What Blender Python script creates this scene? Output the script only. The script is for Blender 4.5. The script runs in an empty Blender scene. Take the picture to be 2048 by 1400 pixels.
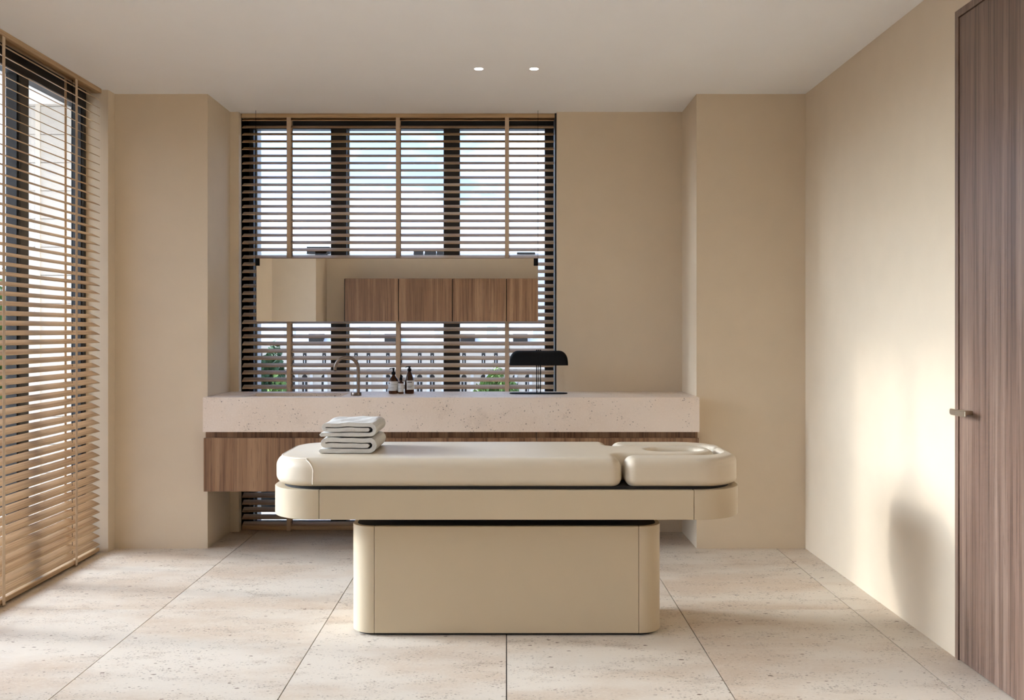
import bpy, bmesh, math, random
from mathutils import Vector, Matrix, Euler

random.seed(7)
scene = bpy.context.scene
COL = scene.collection
R = math.radians

# ------------------------------------------------------------------ camera
EYE = 1.316
F = 1991.0            # focal length in pixels of the 2048 px wide frame
VX, VY = 1013.0, 662.0
cam_d = bpy.data.cameras.new('camera')
cam_d.sensor_width = 36.0
cam_d.lens = F * 36.0 / 2048.0
cam_d.shift_x = (1024.0 - VX) / 2048.0
cam_d.shift_y = -(700.0 - VY) / 2048.0
cam_d.clip_start = 0.05
cam_d.clip_end = 2000
cam = bpy.data.objects.new('camera', cam_d)
COL.objects.link(cam)
cam.location = (0, 0, EYE)
cam.rotation_euler = (R(90), 0, 0)
scene.camera = cam

# ------------------------------------------------------------------ exposure / view
scene.view_settings.view_transform = 'Standard'
scene.view_settings.look = 'None'
scene.view_settings.exposure = 1.42
scene.view_settings.gamma = 1.0
scene.view_settings.use_curve_mapping = False
try:
    scene.cycles.max_bounces = 7
    scene.cycles.diffuse_bounces = 5
    scene.cycles.glossy_bounces = 4
    scene.cycles.transmission_bounces = 6
    scene.cycles.transparent_max_bounces = 12
    scene.cycles.caustics_reflective = False
    scene.cycles.caustics_refractive = False
    scene.cycles.sample_clamp_indirect = 6.0
    scene.cycles.use_denoising = True
    scene.cycles.use_light_tree = False
    scene.cycles.use_adaptive_sampling = True
    scene.cycles.adaptive_threshold = 0.05
except Exception:
    pass

# ------------------------------------------------------------------ sun and sky
SUN_AZ, SUN_EL = R(9), R(15.7)        # the sun stands to the left, a touch behind the back wall
SUN_STRENGTH = 0.6
SKY_STRENGTH = 0.34
CLOUD = 1.6             # white added by the cloud layer
sun_d = bpy.data.lights.new('sun', 'SUN')
sun_d.energy = SUN_STRENGTH
sun_d.angle = R(3.0)
sun_d.color = (1.0, 0.95, 0.90)
sun = bpy.data.objects.new('sun', sun_d)
COL.objects.link(sun)
sdir = Vector((math.cos(SUN_EL) * math.cos(SUN_AZ), -math.cos(SUN_EL) * math.sin(SUN_AZ), -math.sin(SUN_EL)))
sun.rotation_euler = sdir.to_track_quat('-Z', 'Y').to_euler()
sun.location = (-30, 8, 12)

world = bpy.data.worlds.new('world')
scene.world = world
world.use_nodes = True
wn = world.node_tree
for n in list(wn.nodes):
    wn.nodes.remove(n)
w_out = wn.nodes.new('ShaderNodeOutputWorld')
w_bg = wn.nodes.new('ShaderNodeBackground')
w_sky = wn.nodes.new('ShaderNodeTexSky')
w_sky.sky_type = 'NISHITA'
w_sky.sun_disc = False
w_sky.sun_elevation = SUN_EL
w_sky.sun_rotation = R(-90) + SUN_AZ
w_sky.air_density = 0.5
w_sky.ozone_density = 2.5
w_sky.dust_density = 5.5
w_tc = wn.nodes.new('ShaderNodeTexCoord')
w_map = wn.nodes.new('ShaderNodeMapping')
w_map.inputs['Scale'].default_value = (5.0, 5.0, 13.0)
w_map.inputs['Location'].default_value = (3.1, 1.2, 0.4)
w_noise = wn.nodes.new('ShaderNodeTexNoise')
w_noise.inputs['Scale'].default_value = 1.0
w_noise.inputs['Detail'].default_value = 7.0
w_noise.inputs['Roughness'].default_value = 0.55
w_ramp = wn.nodes.new('ShaderNodeValToRGB')
w_ramp.color_ramp.elements[0].position = 0.42
w_ramp.color_ramp.elements[1].position = 0.62
w_mix = wn.nodes.new('ShaderNodeMix')
w_mix.data_type = 'RGBA'
w_bw = wn.nodes.new('ShaderNodeRGBToBW')
w_add = wn.nodes.new('ShaderNodeMath')
w_add.operation = 'MULTIPLY_ADD'
w_add.inputs[1].default_value = 1.0
w_add.inputs[2].default_value = CLOUD
wn.links.new(w_sky.outputs['Color'], w_bw.inputs['Color'])
wn.links.new(w_bw.outputs['Val'], w_add.inputs[0])
wn.links.new(w_add.outputs[0], w_mix.inputs['B'])
wn.links.new(w_tc.outputs['Generated'], w_map.inputs['Vector'])
wn.links.new(w_map.outputs['Vector'], w_noise.inputs['Vector'])
wn.links.new(w_noise.outputs['Fac'], w_ramp.inputs['Fac'])
wn.links.new(w_ramp.outputs['Color'], w_mix.inputs['Factor'])
wn.links.new(w_sky.outputs['Color'], w_mix.inputs['A'])
w_tint = wn.nodes.new('ShaderNodeMix')      # white balance of the daylight
w_tint.data_type = 'RGBA'
w_tint.blend_type = 'MULTIPLY'
w_tint.inputs['Factor'].default_value = 1.0
w_tint.inputs['B'].default_value = (0.85, 1.0, 1.24, 1)
wn.links.new(w_mix.outputs['Result'], w_tint.inputs['A'])
wn.links.new(w_tint.outputs['Result'], w_bg.inputs['Color'])
w_bg.inputs['Strength'].default_value = SKY_STRENGTH
wn.links.new(w_bg.outputs['Background'], w_out.inputs['Surface'])


# ------------------------------------------------------------------ helpers: pixels to metres
def X(px, s):
    return (px - VX) / s


def Z(py, s):
    return EYE - (py - VY) / s


# ------------------------------------------------------------------ helpers: materials
MATS = {}


def new_mat(name):
    m = bpy.data.materials.new(name)
    m.use_nodes = True
    nt = m.node_tree
    b = nt.nodes['Principled BSDF']
    MATS[name] = m
    return m, nt, b


def _mix(nt, a, b, fac):
    n = nt.nodes.new('ShaderNodeMix')
    n.data_type = 'RGBA'
    for sock, v in (('A', a), ('B', b), ('Factor', fac)):
        if isinstance(v, (int, float)):
            n.inputs[sock].default_value = v
        elif isinstance(v, tuple):
            n.inputs[sock].default_value = (v[0], v[1], v[2], 1)
        else:
            nt.links.new(v, n.inputs[sock])
    return n.outputs['Result']


def _ramp(nt, src, p0, p1, invert=False):
    n = nt.nodes.new('ShaderNodeMapRange')
    n.interpolation_type = 'SMOOTHSTEP'
    n.inputs['From Min'].default_value = p0
    n.inputs['From Max'].default_value = p1
    n.inputs['To Min'].default_value = 1.0 if invert else 0.0
    n.inputs['To Max'].default_value = 0.0 if invert else 1.0
    nt.links.new(src, n.inputs['Value'])
    return n.outputs['Result']


def _math(nt, op, a, b):
    n = nt.nodes.new('ShaderNodeMath')
    n.operation = op
    for i, v in enumerate((a, b)):
        if isinstance(v, (int, float)):
            n.inputs[i].default_value = v
        else:
            nt.links.new(v, n.inputs[i])
    return n.outputs[0]


def _coords(nt, scale, use_random=True):
    tc = nt.nodes.new('ShaderNodeTexCoord')
    mp = nt.nodes.new('ShaderNodeMapping')
    mp.inputs['Scale'].default_value = scale
    nt.links.new(tc.outputs['Object'], mp.inputs['Vector'])
    if use_random:
        oi = nt.nodes.new('ShaderNodeObjectInfo')
        ml = nt.nodes.new('ShaderNodeVectorMath')
        ml.operation = 'SCALE'
        ml.inputs[0].default_value = (37.0, 53.0, 29.0)
        nt.links.new(oi.outputs['Random'], ml.inputs['Scale'])
        nt.links.new(ml.outputs['Vector'], mp.inputs['Location'])
    return mp.outputs['Vector']


def _noise(nt, vec, scale, detail=4.0, rough=0.5):
    n = nt.nodes.new('ShaderNodeTexNoise')
    n.inputs['Scale'].default_value = scale
    n.inputs['Detail'].default_value = detail
    n.inputs['Roughness'].default_value = rough
    nt.links.new(vec, n.inputs['Vector'])
    return n.outputs['Fac']


def _bump(nt, b, height, strength, dist=0.002):
    n = nt.nodes.new('ShaderNodeBump')
    n.inputs['Strength'].default_value = strength
    n.inputs['Distance'].default_value = dist
    nt.links.new(height, n.inputs['Height'])
    nt.links.new(n.outputs['Normal'], b.inputs['Normal'])


def mat_plain(name, col, rough=0.5, metal=0.0, var=0.06, scale=20.0, bump=0.0, spec=0.5):
    m, nt, b = new_mat(name)
    v = _coords(nt, (1, 1, 1))
    nz = _noise(nt, v, scale, 4.0)
    d = tuple(c * (1 - var) for c in col)
    l = tuple(min(1.0, c * (1 + var)) for c in col)
    nt.links.new(_mix(nt, d, l, nz), b.inputs['Base Color'])
    b.inputs['Roughness'].default_value = rough
    b.inputs['Metallic'].default_value = metal
    b.inputs['Specular IOR Level'].default_value = spec
    if bump:
        _bump(nt, b, nz, bump)
    return m


def mat_wood(name, dark, mid, light, axis='Z', rough=0.45, fine=1.0):
    m, nt, b = new_mat(name)
    along, across = 1.2, 110.0 * fine
    sc = [across] * 3
    sc['XYZ'.index(axis)] = along
    g1 = _noise(nt, _coords(nt, tuple(sc)), 1.0, 5.0, 0.6)
    sc2 = [15.0 * fine] * 3
    sc2['XYZ'.index(axis)] = 0.45
    g2 = _noise(nt, _coords(nt, tuple(sc2)), 1.0, 3.0, 0.5)
    sc3 = [190.0] * 3
    sc3['XYZ'.index(axis)] = 9.0
    g3 = _noise(nt, _coords(nt, tuple(sc3)), 1.0, 2.0, 0.5)
    c = _mix(nt, dark, mid, _ramp(nt, g1, 0.30, 0.62))
    c = _mix(nt, c, light, _math(nt, 'MULTIPLY', _ramp(nt, g2, 0.45, 0.72), 0.75))
    c = _mix(nt, c, dark, _math(nt, 'MULTIPLY', _ramp(nt, g3, 0.56, 0.72), 0.45))
    nt.links.new(c, b.inputs['Base Color'])
    b.inputs['Roughness'].default_value = rough
    _bump(nt, b, g3, 0.12, 0.001)
    return m


def mat_stone(name, base, warm, dark, pit_scale, stretch, rough=0.45, pit_amt=1.0, big=0.85, small=0.42):
    """travertine: clouded cream ground, soft bands and small dark pits"""
    m, nt, b = new_mat(name)
    sx, sy, sz = stretch
    v0 = _coords(nt, (sx, sy, sz))
    cl = _noise(nt, v0, 1.3, 5.0, 0.55)
    band = _noise(nt, v0, 4.5, 4.0, 0.6)
    fine = _noise(nt, v0, 60.0, 3.0, 0.6)
    c = _mix(nt, base, warm, _ramp(nt, cl, 0.38, 0.68))
    c = _mix(nt, c, tuple(x * 0.80 for x in warm), _math(nt, 'MULTIPLY', _ramp(nt, band, 0.54, 0.74), 0.55))
    c = _mix(nt, c, tuple(min(1, x * 1.08) for x in base), _math(nt, 'MULTIPLY', _ramp(nt, fine, 0.45, 0.7), 0.4))

    wob = nt.nodes.new('ShaderNodeTexNoise')
    wob.inputs['Scale'].default_value = pit_scale * 3.0
    wob.inputs['Detail'].default_value = 2.0
    nt.links.new(v0, wob.inputs['Vector'])
    wsub = nt.nodes.new('ShaderNodeVectorMath')
    wsub.operation = 'MULTIPLY_ADD'
    wsub.inputs[1].default_value = (0.40 / pit_scale,) * 3
    nt.links.new(wob.outputs['Color'], wsub.inputs[0])
    nt.links.new(v0, wsub.inputs[2])
    vw = wsub.outputs['Vector']

    def pits(scale, keep, size, c0, c1):
        vo = nt.nodes.new('ShaderNodeTexVoronoi')
        vo.inputs['Scale'].default_value = scale
        vo.inputs['Randomness'].default_value = 1.0
        nt.links.new(vw, vo.inputs['Vector'])
        sep = nt.nodes.new('ShaderNodeSeparateColor')
        nt.links.new(vo.outputs['Color'], sep.inputs['Color'])
        has = _math(nt, 'GREATER_THAN', sep.outputs[0], keep)
        rad = _math(nt, 'MULTIPLY', sep.outputs[1], size)
        inside = _math(nt, 'LESS_THAN', vo.outputs['Distance'], rad)
        clus = _ramp(nt, band, c0, c1)
        return _math(nt, 'MULTIPLY', _math(nt, 'MULTIPLY', has, inside), clus)
    p1 = pits(pit_scale, big, 0.27, 0.30, 0.50)
    p2 = pits(pit_scale * 2.6, small, 0.40, 0.40, 0.56)
    p3 = pits(pit_scale * 5.0, 0.40, 0.46, 0.46, 0.60)
    p = _math(nt, 'MAXIMUM', p1, _math(nt, 'MULTIPLY', p2, 0.72))
    p = _math(nt, 'MULTIPLY', _math(nt, 'MAXIMUM', p, _math(nt, 'MULTIPLY', p3, 0.45)), pit_amt)
    c = _mix(nt, c, dark, p)
    nt.links.new(c, b.inputs['Base Color'])
    b.inputs['Roughness'].default_value = rough
    bn = nt.nodes.new('ShaderNodeBump')
    bn.invert = True
    bn.inputs['Strength'].default_value = 0.5
    bn.inputs['Distance'].default_value = 0.003
    nt.links.new(p, bn.inputs['Height'])
    nt.links.new(bn.outputs['Normal'], b.inputs['Normal'])
    return m


def mat_glass(name):
    m = bpy.data.materials.new(name)
    m.use_nodes = True
    nt = m.node_tree
    for n in list(nt.nodes):
        nt.nodes.remove(n)
    o = nt.nodes.new('ShaderNodeOutputMaterial')
    t = nt.nodes.new('ShaderNodeBsdfTransparent')
    t.inputs['Color'].default_value = (0.965, 0.98, 0.975, 1)
    g = nt.nodes.new('ShaderNodeBsdfGlossy')
    g.inputs['Roughness'].default_value = 0.02
    fr = nt.nodes.new('ShaderNodeFresnel')
    fr.inputs['IOR'].default_value = 1.45
    mx = nt.nodes.new('ShaderNodeMixShader')
    geo = nt.nodes.new('ShaderNodeNewGeometry')
    front = _math(nt, 'SUBTRACT', 1.0, geo.outputs['Backfacing'])
    nt.links.new(_math(nt, 'MULTIPLY', fr.outputs[0], front), mx.inputs[0])
    nt.links.new(t.outputs[0], mx.inputs[1])
    nt.links.new(g.outputs[0], mx.inputs[2])
    nt.links.new(mx.outputs[0], o.inputs['Surface'])
    MATS[name] = m
    return m


def mat_emit(name, col, strength):
    m, nt, b = new_mat(name)
    b.inputs['Base Color'].default_value = (*col, 1)
    b.inputs['Emission Color'].default_value = (*col, 1)
    b.inputs['Emission Strength'].default_value = strength
    return m


M_WALL = mat_plain('wall_plaster', (0.715, 0.595, 0.445), 0.85, var=0.035, scale=7.0, bump=0.05, spec=0.2)
M_CEIL = mat_plain('ceiling_paint', (0.915, 0.91, 0.915), 0.9, var=0.015, scale=5.0, spec=0.2)
M_FLOOR = mat_stone('travertine_floor', (0.72, 0.64, 0.535), (0.61, 0.485, 0.365), (0.13, 0.075, 0.04), 25.0, (1.0, 2.2, 1.0), 0.60, 1.0)
M_GROUT = mat_plain('dark_grout', (0.03, 0.03, 0.03), 0.9)
M_STONE = mat_stone('travertine_counter', (0.85, 0.735, 0.64), (0.80, 0.665, 0.55), (0.10, 0.055, 0.03), 27.0, (1.5, 1.5, 1.5), 0.55, 0.85, 0.88, 0.74)
M_WOODZ = mat_wood('walnut_vertical_grain', (0.115, 0.053, 0.026), (0.27, 0.142, 0.072), (0.41, 0.245, 0.137), 'Z')
M_WOODDOOR = mat_wood('door_veneer', (0.085, 0.048, 0.033), (0.205, 0.126, 0.090), (0.315, 0.212, 0.155), 'Z', 0.36)
M_WOODX = mat_wood('slat_oak_lengthwise', (0.33, 0.19, 0.095), (0.56, 0.385, 0.215), (0.66, 0.49, 0.305), 'X', 0.5)
M_TAPE = mat_plain('woven_tape', (0.62, 0.47, 0.33), 0.85, var=0.08, scale=400.0)
M_CREAM = mat_plain('cream_lacquer', (0.56, 0.455, 0.31), 0.42, var=0.025, scale=9.0)
M_LEATHER = mat_plain('cream_leather', (0.645, 0.55, 0.415), 0.45, var=0.02, scale=14.0, bump=0.02)
M_PIPING = mat_plain('pale_piping', (0.78, 0.70, 0.60), 0.5)
M_BLACK = mat_plain('black_metal', (0.008, 0.008, 0.009), 0.75, var=0.15, spec=0.15)
M_BLACKSOFT = mat_plain('black_recess', (0.012, 0.010, 0.009), 0.8)
M_FRAME = mat_plain('window_frame_black', (0.018, 0.018, 0.019), 0.45, var=0.12)
M_BRONZE = mat_plain('brushed_bronze', (0.24, 0.19, 0.155), 0.30, 1.0, var=0.1, scale=60.0)
M_NICKEL = mat_plain('satin_nickel', (0.58, 0.51, 0.40), 0.32, 1.0, var=0.06, scale=60.0)
M_MIRROR = mat_plain('mirror_silver', (0.93, 0.93, 0.92), 0.0, 1.0, var=0.0)
M_TOWEL = mat_plain('grey_terry', (0.66, 0.64, 0.60), 0.95, var=0.12, scale=260.0, bump=0.6, spec=0.1)
M_GLASS = mat_glass('window_glass')
M_LABEL = mat_plain('paper_label', (0.72, 0.73, 0.74), 0.7, var=0.03)
M_INK = mat_plain('label_ink', (0.03, 0.03, 0.03), 0.7)
M_INKG = mat_plain('label_ink_grey', (0.28, 0.30, 0.31), 0.7)
M_AMBER, _nt, _b = new_mat('amber_glass')
_v = _coords(_nt, (1, 1, 1))
_nt.links.new(_mix(_nt, (0.075, 0.022, 0.006), (0.11, 0.035, 0.009), _noise(_nt, _v, 30.0)), _b.inputs['Base Color'])
_b.inputs['Roughness'].default_value = 0.06
_b.inputs['Transmission Weight'].default_value = 0.55
_b.inputs['IOR'].default_value = 1.35
M_LAMP = mat_emit('downlight_glow', (1.0, 0.95, 0.86), 12.0)
M_FACADE = mat_plain('limestone_facade', (0.74, 0.62, 0.48), 0.9, var=0.10, scale=1.5)
M_FACADE2 = mat_plain('white_render', (0.80, 0.74, 0.66), 0.9, var=0.05, scale=1.0)
M_ZINC = mat_plain('zinc_roof', (0.80, 0.78, 0.74), 0.6, var=0.12, scale=2.0)
M_FARDARK = mat_plain('far_window_dark', (0.045, 0.04, 0.035), 0.8, spec=0.1)
M_EXTWALL = mat_plain('white_exterior_render', (0.66, 0.63, 0.59), 0.9, var=0.02, scale=6.0)
M_PAVE = mat_plain('pale_terrace_stone', (0.78, 0.76, 0.72), 0.85, var=0.06, scale=4.0)
M_STREET = mat_plain('street_asphalt', (0.30, 0.29, 0.28), 0.9, var=0.1, scale=1.0)
M_LEAF = mat_plain('leaf_green', (0.16, 0.24, 0.05), 0.6, var=0.45, scale=2.5)
M_LEAFD = mat_plain('leaf_dark_green', (0.05, 0.10, 0.03), 0.6, var=0.45, scale=2.5)
M_BARK = mat_plain('tree_bark', (0.14, 0.10, 0.07), 0.9)


# ------------------------------------------------------------------ helpers: objects
def link(o, parent=None):
    COL.objects.link(o)
    if parent is not None:
        o.parent = parent
        o.matrix_parent_inverse = Matrix.Translation(-Vector(parent.location))
    return o


def thing(name, label, cat, loc=(0, 0, 0), group=None):
    o = bpy.data.objects.new(name, None)
    COL.objects.link(o)
    o.location = loc
    o.empty_display_size = 0.05
    o['label'] = label
    o['category'] = cat
    if group:
        o['group'] = group
    return o


def tag(o, label, cat, group=None):
    o['label'] = label
    o['category'] = cat
    if group:
        o['group'] = group
    return o


def struct(o, label=None):
    o['kind'] = 'structure'
    if label:
        o['label'] = label
    return o


def struct_empty(name, loc, label=None):
    o = bpy.data.objects.new(name, None)
    COL.objects.link(o)
    o.location = loc
    o.empty_display_size = 0.05
    return struct(o, label)


def bm_obj(name, bm, mat, parent=None, smooth=False, recenter=True):
    if recenter and len(bm.verts):
        lo = Vector([min(v.co[i] for v in bm.verts) for i in range(3)])
        hi = Vector([max(v.co[i] for v in bm.verts) for i in range(3)])
        c = (lo + hi) * 0.5
        for v in bm.verts:
            v.co -= c
    else:
        c = Vector((0, 0, 0))
    me = bpy.data.meshes.new(name)
    bm.normal_update()
    bm.to_mesh(me)
    bm.free()
    me.materials.append(mat)
    if smooth:
        for p in me.polygons:
            p.use_smooth = True
    o = bpy.data.objects.new(name, me)
    o.location = c
    return link(o, parent)


def copy_obj(o, name, loc, parent=None):
    c = o.copy()
    c.name = name
    COL.objects.link(c)
    c.location = loc
    if parent is not None:
        c.parent = parent
        c.matrix_parent_inverse = Matrix.Translation(-Vector(parent.location))
    return c


def bm_box(bm, x0, x1, y0, y1, z0, z1):
    vs = [bm.verts.new(p) for p in ((x0, y0, z0), (x1, y0, z0), (x1, y1, z0), (x0, y1, z0),
                                    (x0, y0, z1), (x1, y0, z1), (x1, y1, z1), (x0, y1, z1))]
    for f in ((0, 3, 2, 1), (4, 5, 6, 7), (0, 1, 5, 4), (1, 2, 6, 5), (2, 3, 7, 6), (3, 0, 4, 7)):
        bm.faces.new([vs[i] for i in f])
    return vs


def box(name, x0, x1, y0, y1, z0, z1, mat, parent=None, bev=0.0, seg=2):
    bm = bmesh.new()
    bm_box(bm, x0, x1, y0, y1, z0, z1)
    if bev > 0:
        bmesh.ops.bevel(bm, geom=list(bm.edges), offset=bev, segments=seg, profile=0.5, affect='EDGES')
    return bm_obj(name, bm, mat, parent)


def round_poly(pts, seg=8):
    """closed polygon of (x, y, r); r rounds that corner, convex or concave"""
    out = []
    n = len(pts)
    for i in range(n):
        p0 = Vector(pts[i - 1][:2])
        p1 = Vector(pts[i][:2])
        p2 = Vector(pts[(i + 1) % n][:2])
        r = pts[i][2]
        if r <= 0:
            out.append((p1.x, p1.y))
            continue
        a = (p0 - p1).normalized()
        b = (p2 - p1).normalized()
        ang = a.angle(b)
        t = r / math.tan(ang / 2)
        c = p1 + (a + b).normalized() * (r / math.sin(ang / 2))
        s = p1 + a * t
        e = p1 + b * t
        a0 = math.atan2(s.y - c.y, s.x - c.x)
        a1 = math.atan2(e.y - c.y, e.x - c.x)
        d = (a1 - a0 + math.pi) % (2 * math.pi) - math.pi
        for k in range(seg + 1):
            t_ = a0 + d * k / seg
            out.append((c.x + r * math.cos(t_), c.y + r * math.sin(t_)))
    return out


def loop_normals(loop):
    """inward normals of a counter-clockwise loop"""
    n = len(loop)
    res = []
    for i in range(n):
        p0, p1, p2 = Vector(loop[i - 1]), Vector(loop[i]), Vector(loop[(i + 1) % n])
        d1, d2 = (p1 - p0), (p2 - p1)
        n1 = Vector((-d1.y, d1.x)).normalized() if d1.length > 1e-9 else Vector((0, 0))
        n2 = Vector((-d2.y, d2.x)).normalized() if d2.length > 1e-9 else Vector((0, 0))
        m = n1 + n2
        if m.length < 1e-6:
            m = n1
        m.normalize()
        k = max(0.5, m.dot(n1))
        res.append(m / k)
    return res


def dedupe(loop):
    out = []
    for p in loop:
        if not out or (Vector(p) - Vector(out[-1])).length > 1e-5:
            out.append(p)
    if (Vector(out[0]) - Vector(out[-1])).length < 1e-5:
        out.pop()
    return out


def slab(name, loops, z0, z1, rt, rb, mat, parent=None, seg=6, rfn=None):
    """upright solid over a plan outline (first loop counter-clockwise, holes clockwise) with rounded top and bottom edges"""
    bm = bmesh.new()
    def prof(a, b):
        q = []
        if b > 0:
            for k in range(seg + 1):
                t = math.pi / 2 * k / seg
                q.append((b * (1 - math.sin(t)), z0 + b * (1 - math.cos(t))))
        else:
            q.append((0.0, z0))
        if a > 0:
            for k in range(seg + 1):
                t = math.pi / 2 * k / seg
                q.append((a * (1 - math.cos(t)), z1 - a * (1 - math.sin(t))))
        else:
            q.append((0.0, z1))
        return q
    tops, bots = [], []
    for lp in loops:
        lp = dedupe(lp)
        nn = loop_normals(lp)
        prs = []
        for p in lp:
            k = rfn(p[0], p[1]) if rfn else 1.0
            prs.append(prof(rt * k, rb * k))
        rings = []
        for q in range(len(prs[0])):
            rings.append([bm.verts.new((p[0] + n_.x * pr_[q][0], p[1] + n_.y * pr_[q][0], pr_[q][1])) for p, n_, pr_ in zip(lp, nn, prs)])
        m = len(lp)
        for a, b in zip(rings[:-1], rings[1:]):
            for i in range(m):
                j = (i + 1) % m
                bm.faces.new((a[i], a[j], b[j], b[i]))
        tops.append(rings[-1])
        bots.append(rings[0])
    for group in (tops, bots):
        edges = []
        for ring in group:
            for i in range(len(ring)):
                e = bm.edges.get((ring[i], ring[(i + 1) % len(ring)]))
                edges.append(e)
        bmesh.ops.triangle_fill(bm, use_beauty=True, use_dissolve=False, edges=edges)
    bmesh.ops.recalc_face_normals(bm, faces=list(bm.faces))
    o = bm_obj(name, bm, mat, parent)
    me = o.data
    for p in me.polygons:
        p.use_smooth = True
    for e in me.edges:
        pass
    try:
        me.set_sharp_from_angle(angle=R(38))
    except Exception:
        pass
    return o


def tube(name, pts, r, mat, parent=None, seg=10, radii=None):
    bm = bmesh.new()
    P = [Vector(p) for p in pts]
    n = len(P)
    rings = []
    prev = None
    for i in range(n):
        d = (P[min(i + 1, n - 1)] - P[max(i - 1, 0)]).normalized()
        if prev is None:
            up = Vector((0, 0, 1)) if abs(d.z) < 0.9 else Vector((1, 0, 0))
            u = d.cross(up).normalized()
        else:
            u = (prev - d * prev.dot(d)).normalized()
        prev = u
        v = d.cross(u)
        rr = radii[i] if radii else r
        rings.append([bm.verts.new(P[i] + u * (rr * math.cos(2 * math.pi * k / seg)) + v * (rr * math.sin(2 * math.pi * k / seg))) for k in range(seg)])
    for a, b in zip(rings[:-1], rings[1:]):
        for k in range(seg):
            bm.faces.new((a[k], a[(k + 1) % seg], b[(k + 1) % seg], b[k]))
    bm.faces.new(list(reversed(rings[0])))
    bm.faces.new(rings[-1])
    bmesh.ops.recalc_face_normals(bm, faces=list(bm.faces))
    o = bm_obj(name, bm, mat, parent, smooth=True)
    try:
        o.data.set_sharp_from_angle(angle=R(50))
    except Exception:
        pass
    return o


def lathe(name, prof, cx, cy, mat, parent=None, seg=28, caps=True):
    bm = bmesh.new()
    rings = []
    for r, z in prof:
        if r < 1e-6:
            rings.append([bm.verts.new((cx, cy, z))])
        else:
            rings.append([bm.verts.new((cx + r * math.cos(2 * math.pi * k / seg), cy + r * math.sin(2 * math.pi * k / seg), z)) for k in range(seg)])
    for a, b in zip(rings[:-1], rings[1:]):
        for k in range(seg):
            j = (k + 1) % seg
            if len(a) == 1 and len(b) == 1:
                continue
            if len(a) == 1:
                bm.faces.new((a[0], b[j], b[k]))
            elif len(b) == 1:
                bm.faces.new((a[k], a[j], b[0]))
            else:
                bm.faces.new((a[k], a[j], b[j], b[k]))
    if caps and len(rings[0]) > 1:
        bm.faces.new(list(reversed(rings[0])))
    if caps and len(rings[-1]) > 1:
        bm.faces.new(rings[-1])
    bmesh.ops.recalc_face_normals(bm, faces=list(bm.faces))
    o = bm_obj(name, bm, mat, parent, smooth=True)
    try:
        o.data.set_sharp_from_angle(angle=R(40))
    except Exception:
        pass
    return o


# ------------------------------------------------------------------ main planes (metres from the camera)
H = 2.75
XL, XR = -2.369, 1.809            # left wall face, right wall face
Y_PIER = F / 330.5                # face of the two piers
Y_BACK = F / 305.5                # back wall of the recess
Y_CF = F / 335.9                  # front of the stone counter
XPL, XPR = -1.809, 1.150          # inner corners of the piers
Y_LWIN = 5.92                     # far end of the left window niche
WB0, WB1 = -1.752, 0.330          # back window opening
REAR_L = -3.43                    # left wall of the wider part behind the camera
Y_REAR = -1.42
Y_STEP = 2.90
NICHE0 = 3.58                     # near end of the left window niche
FX = -2.50                        # inner face of the left window frame

# ------------------------------------------------------------------ setting: floor of stone tiles
TW, TL, GAP = 0.817, 2.0, 0.0042
ground_y0, ground_y1 = Y_REAR - 0.1, 6.86
floor = struct(box('floor', REAR_L - 0.25, XR + 0.15, ground_y0, ground_y1, -0.16, -0.006, M_GROUT))
y_j = F * EYE / 557.0             # the cross joint seen in the photo
ys = [y_j - 4 * TL + TL * k for k in range(7)]
xs = [TW * k for k in range(-5, 4)]
for i in range(len(xs) - 1):
    for j in range(len(ys) - 1):
        xa, xb = max(xs[i], REAR_L - 0.2) + GAP / 2, min(xs[i + 1], XR + 0.1) - GAP / 2
        gy = 0.0008
        ya, yb = max(ys[j], ground_y0) + gy / 2, min(ys[j + 1], ground_y1) - gy / 2
        if xb - xa < 0.02 or yb - ya < 0.02:
            continue
        box('floor_tile', xa, xb, ya, yb, -0.016, 0.0, M_FLOOR, floor)

# ------------------------------------------------------------------ setting: ceiling and walls
struct(box('ceiling', REAR_L - 0.25, XR + 0.15, ground_y0, 6.66, H, H + 0.2, M_CEIL))
struct(box('wall_right', XR, XR + 0.15, 4.0095, Y_PIER + 0.6, 0, H, M_WALL))
DOOR_Y0, DOOR_Y1, DOOR_T = 3.05, 4.0105, 2.601
struct(box('wall_right_near', XR, XR + 0.15, Y_REAR, DOOR_Y0, 0, H, M_WALL))
struct(box('wall_right_lintel', XR, XR + 0.15, DOOR_Y0, DOOR_Y1, DOOR_T, H, M_WALL))
struct(box('wall_pier_right', XPR, XR, Y_PIER, Y_BACK + 0.15, 0, H, M_WALL))
struct(box('wall_pier_left', -2.58, XPL, Y_PIER, Y_BACK + 0.15, 0, H, M_WALL))
struct(box('wall_back_right', WB1, XPR, Y_BACK, Y_BACK + 0.30, 0, H, M_WALL))
struct(box('wall_back_left', XPL, WB0, Y_BACK, Y_BACK + 0.30, 0, H, M_WALL))
struct(box('wall_niche_end', -2.58, XL, Y_LWIN, Y_PIER, 0, H, M_WALL))
struct(box('wall_left_near', -2.75, XL, Y_STEP, NICHE0, 0, H, M_WALL))
struct(box('wall_step', REAR_L - 0.2, -2.75, Y_STEP, Y_STEP + 0.2, 0, H, M_WALL))
struct(box('wall_rear', -2.60, XR + 0.15, Y_REAR - 0.1, Y_REAR, 0, H, M_WALL))
struct(box('wall_rear_pier', REAR_L - 0.2, -2.594, Y_REAR - 0.1, -0.60, 0, H, M_WALL))
# rear left wall: an added daylight window between two short stretches of wall
RW0, RW1 = 0.45, 2.70
struct(box('wall_rear_left', REAR_L - 0.2, REAR_L, RW1, Y_STEP, 0, H, M_WALL))
struct(box('wall_rear_left_corner', REAR_L - 0.2, REAR_L, -0.60, RW0, 0, H, M_WALL))


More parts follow.
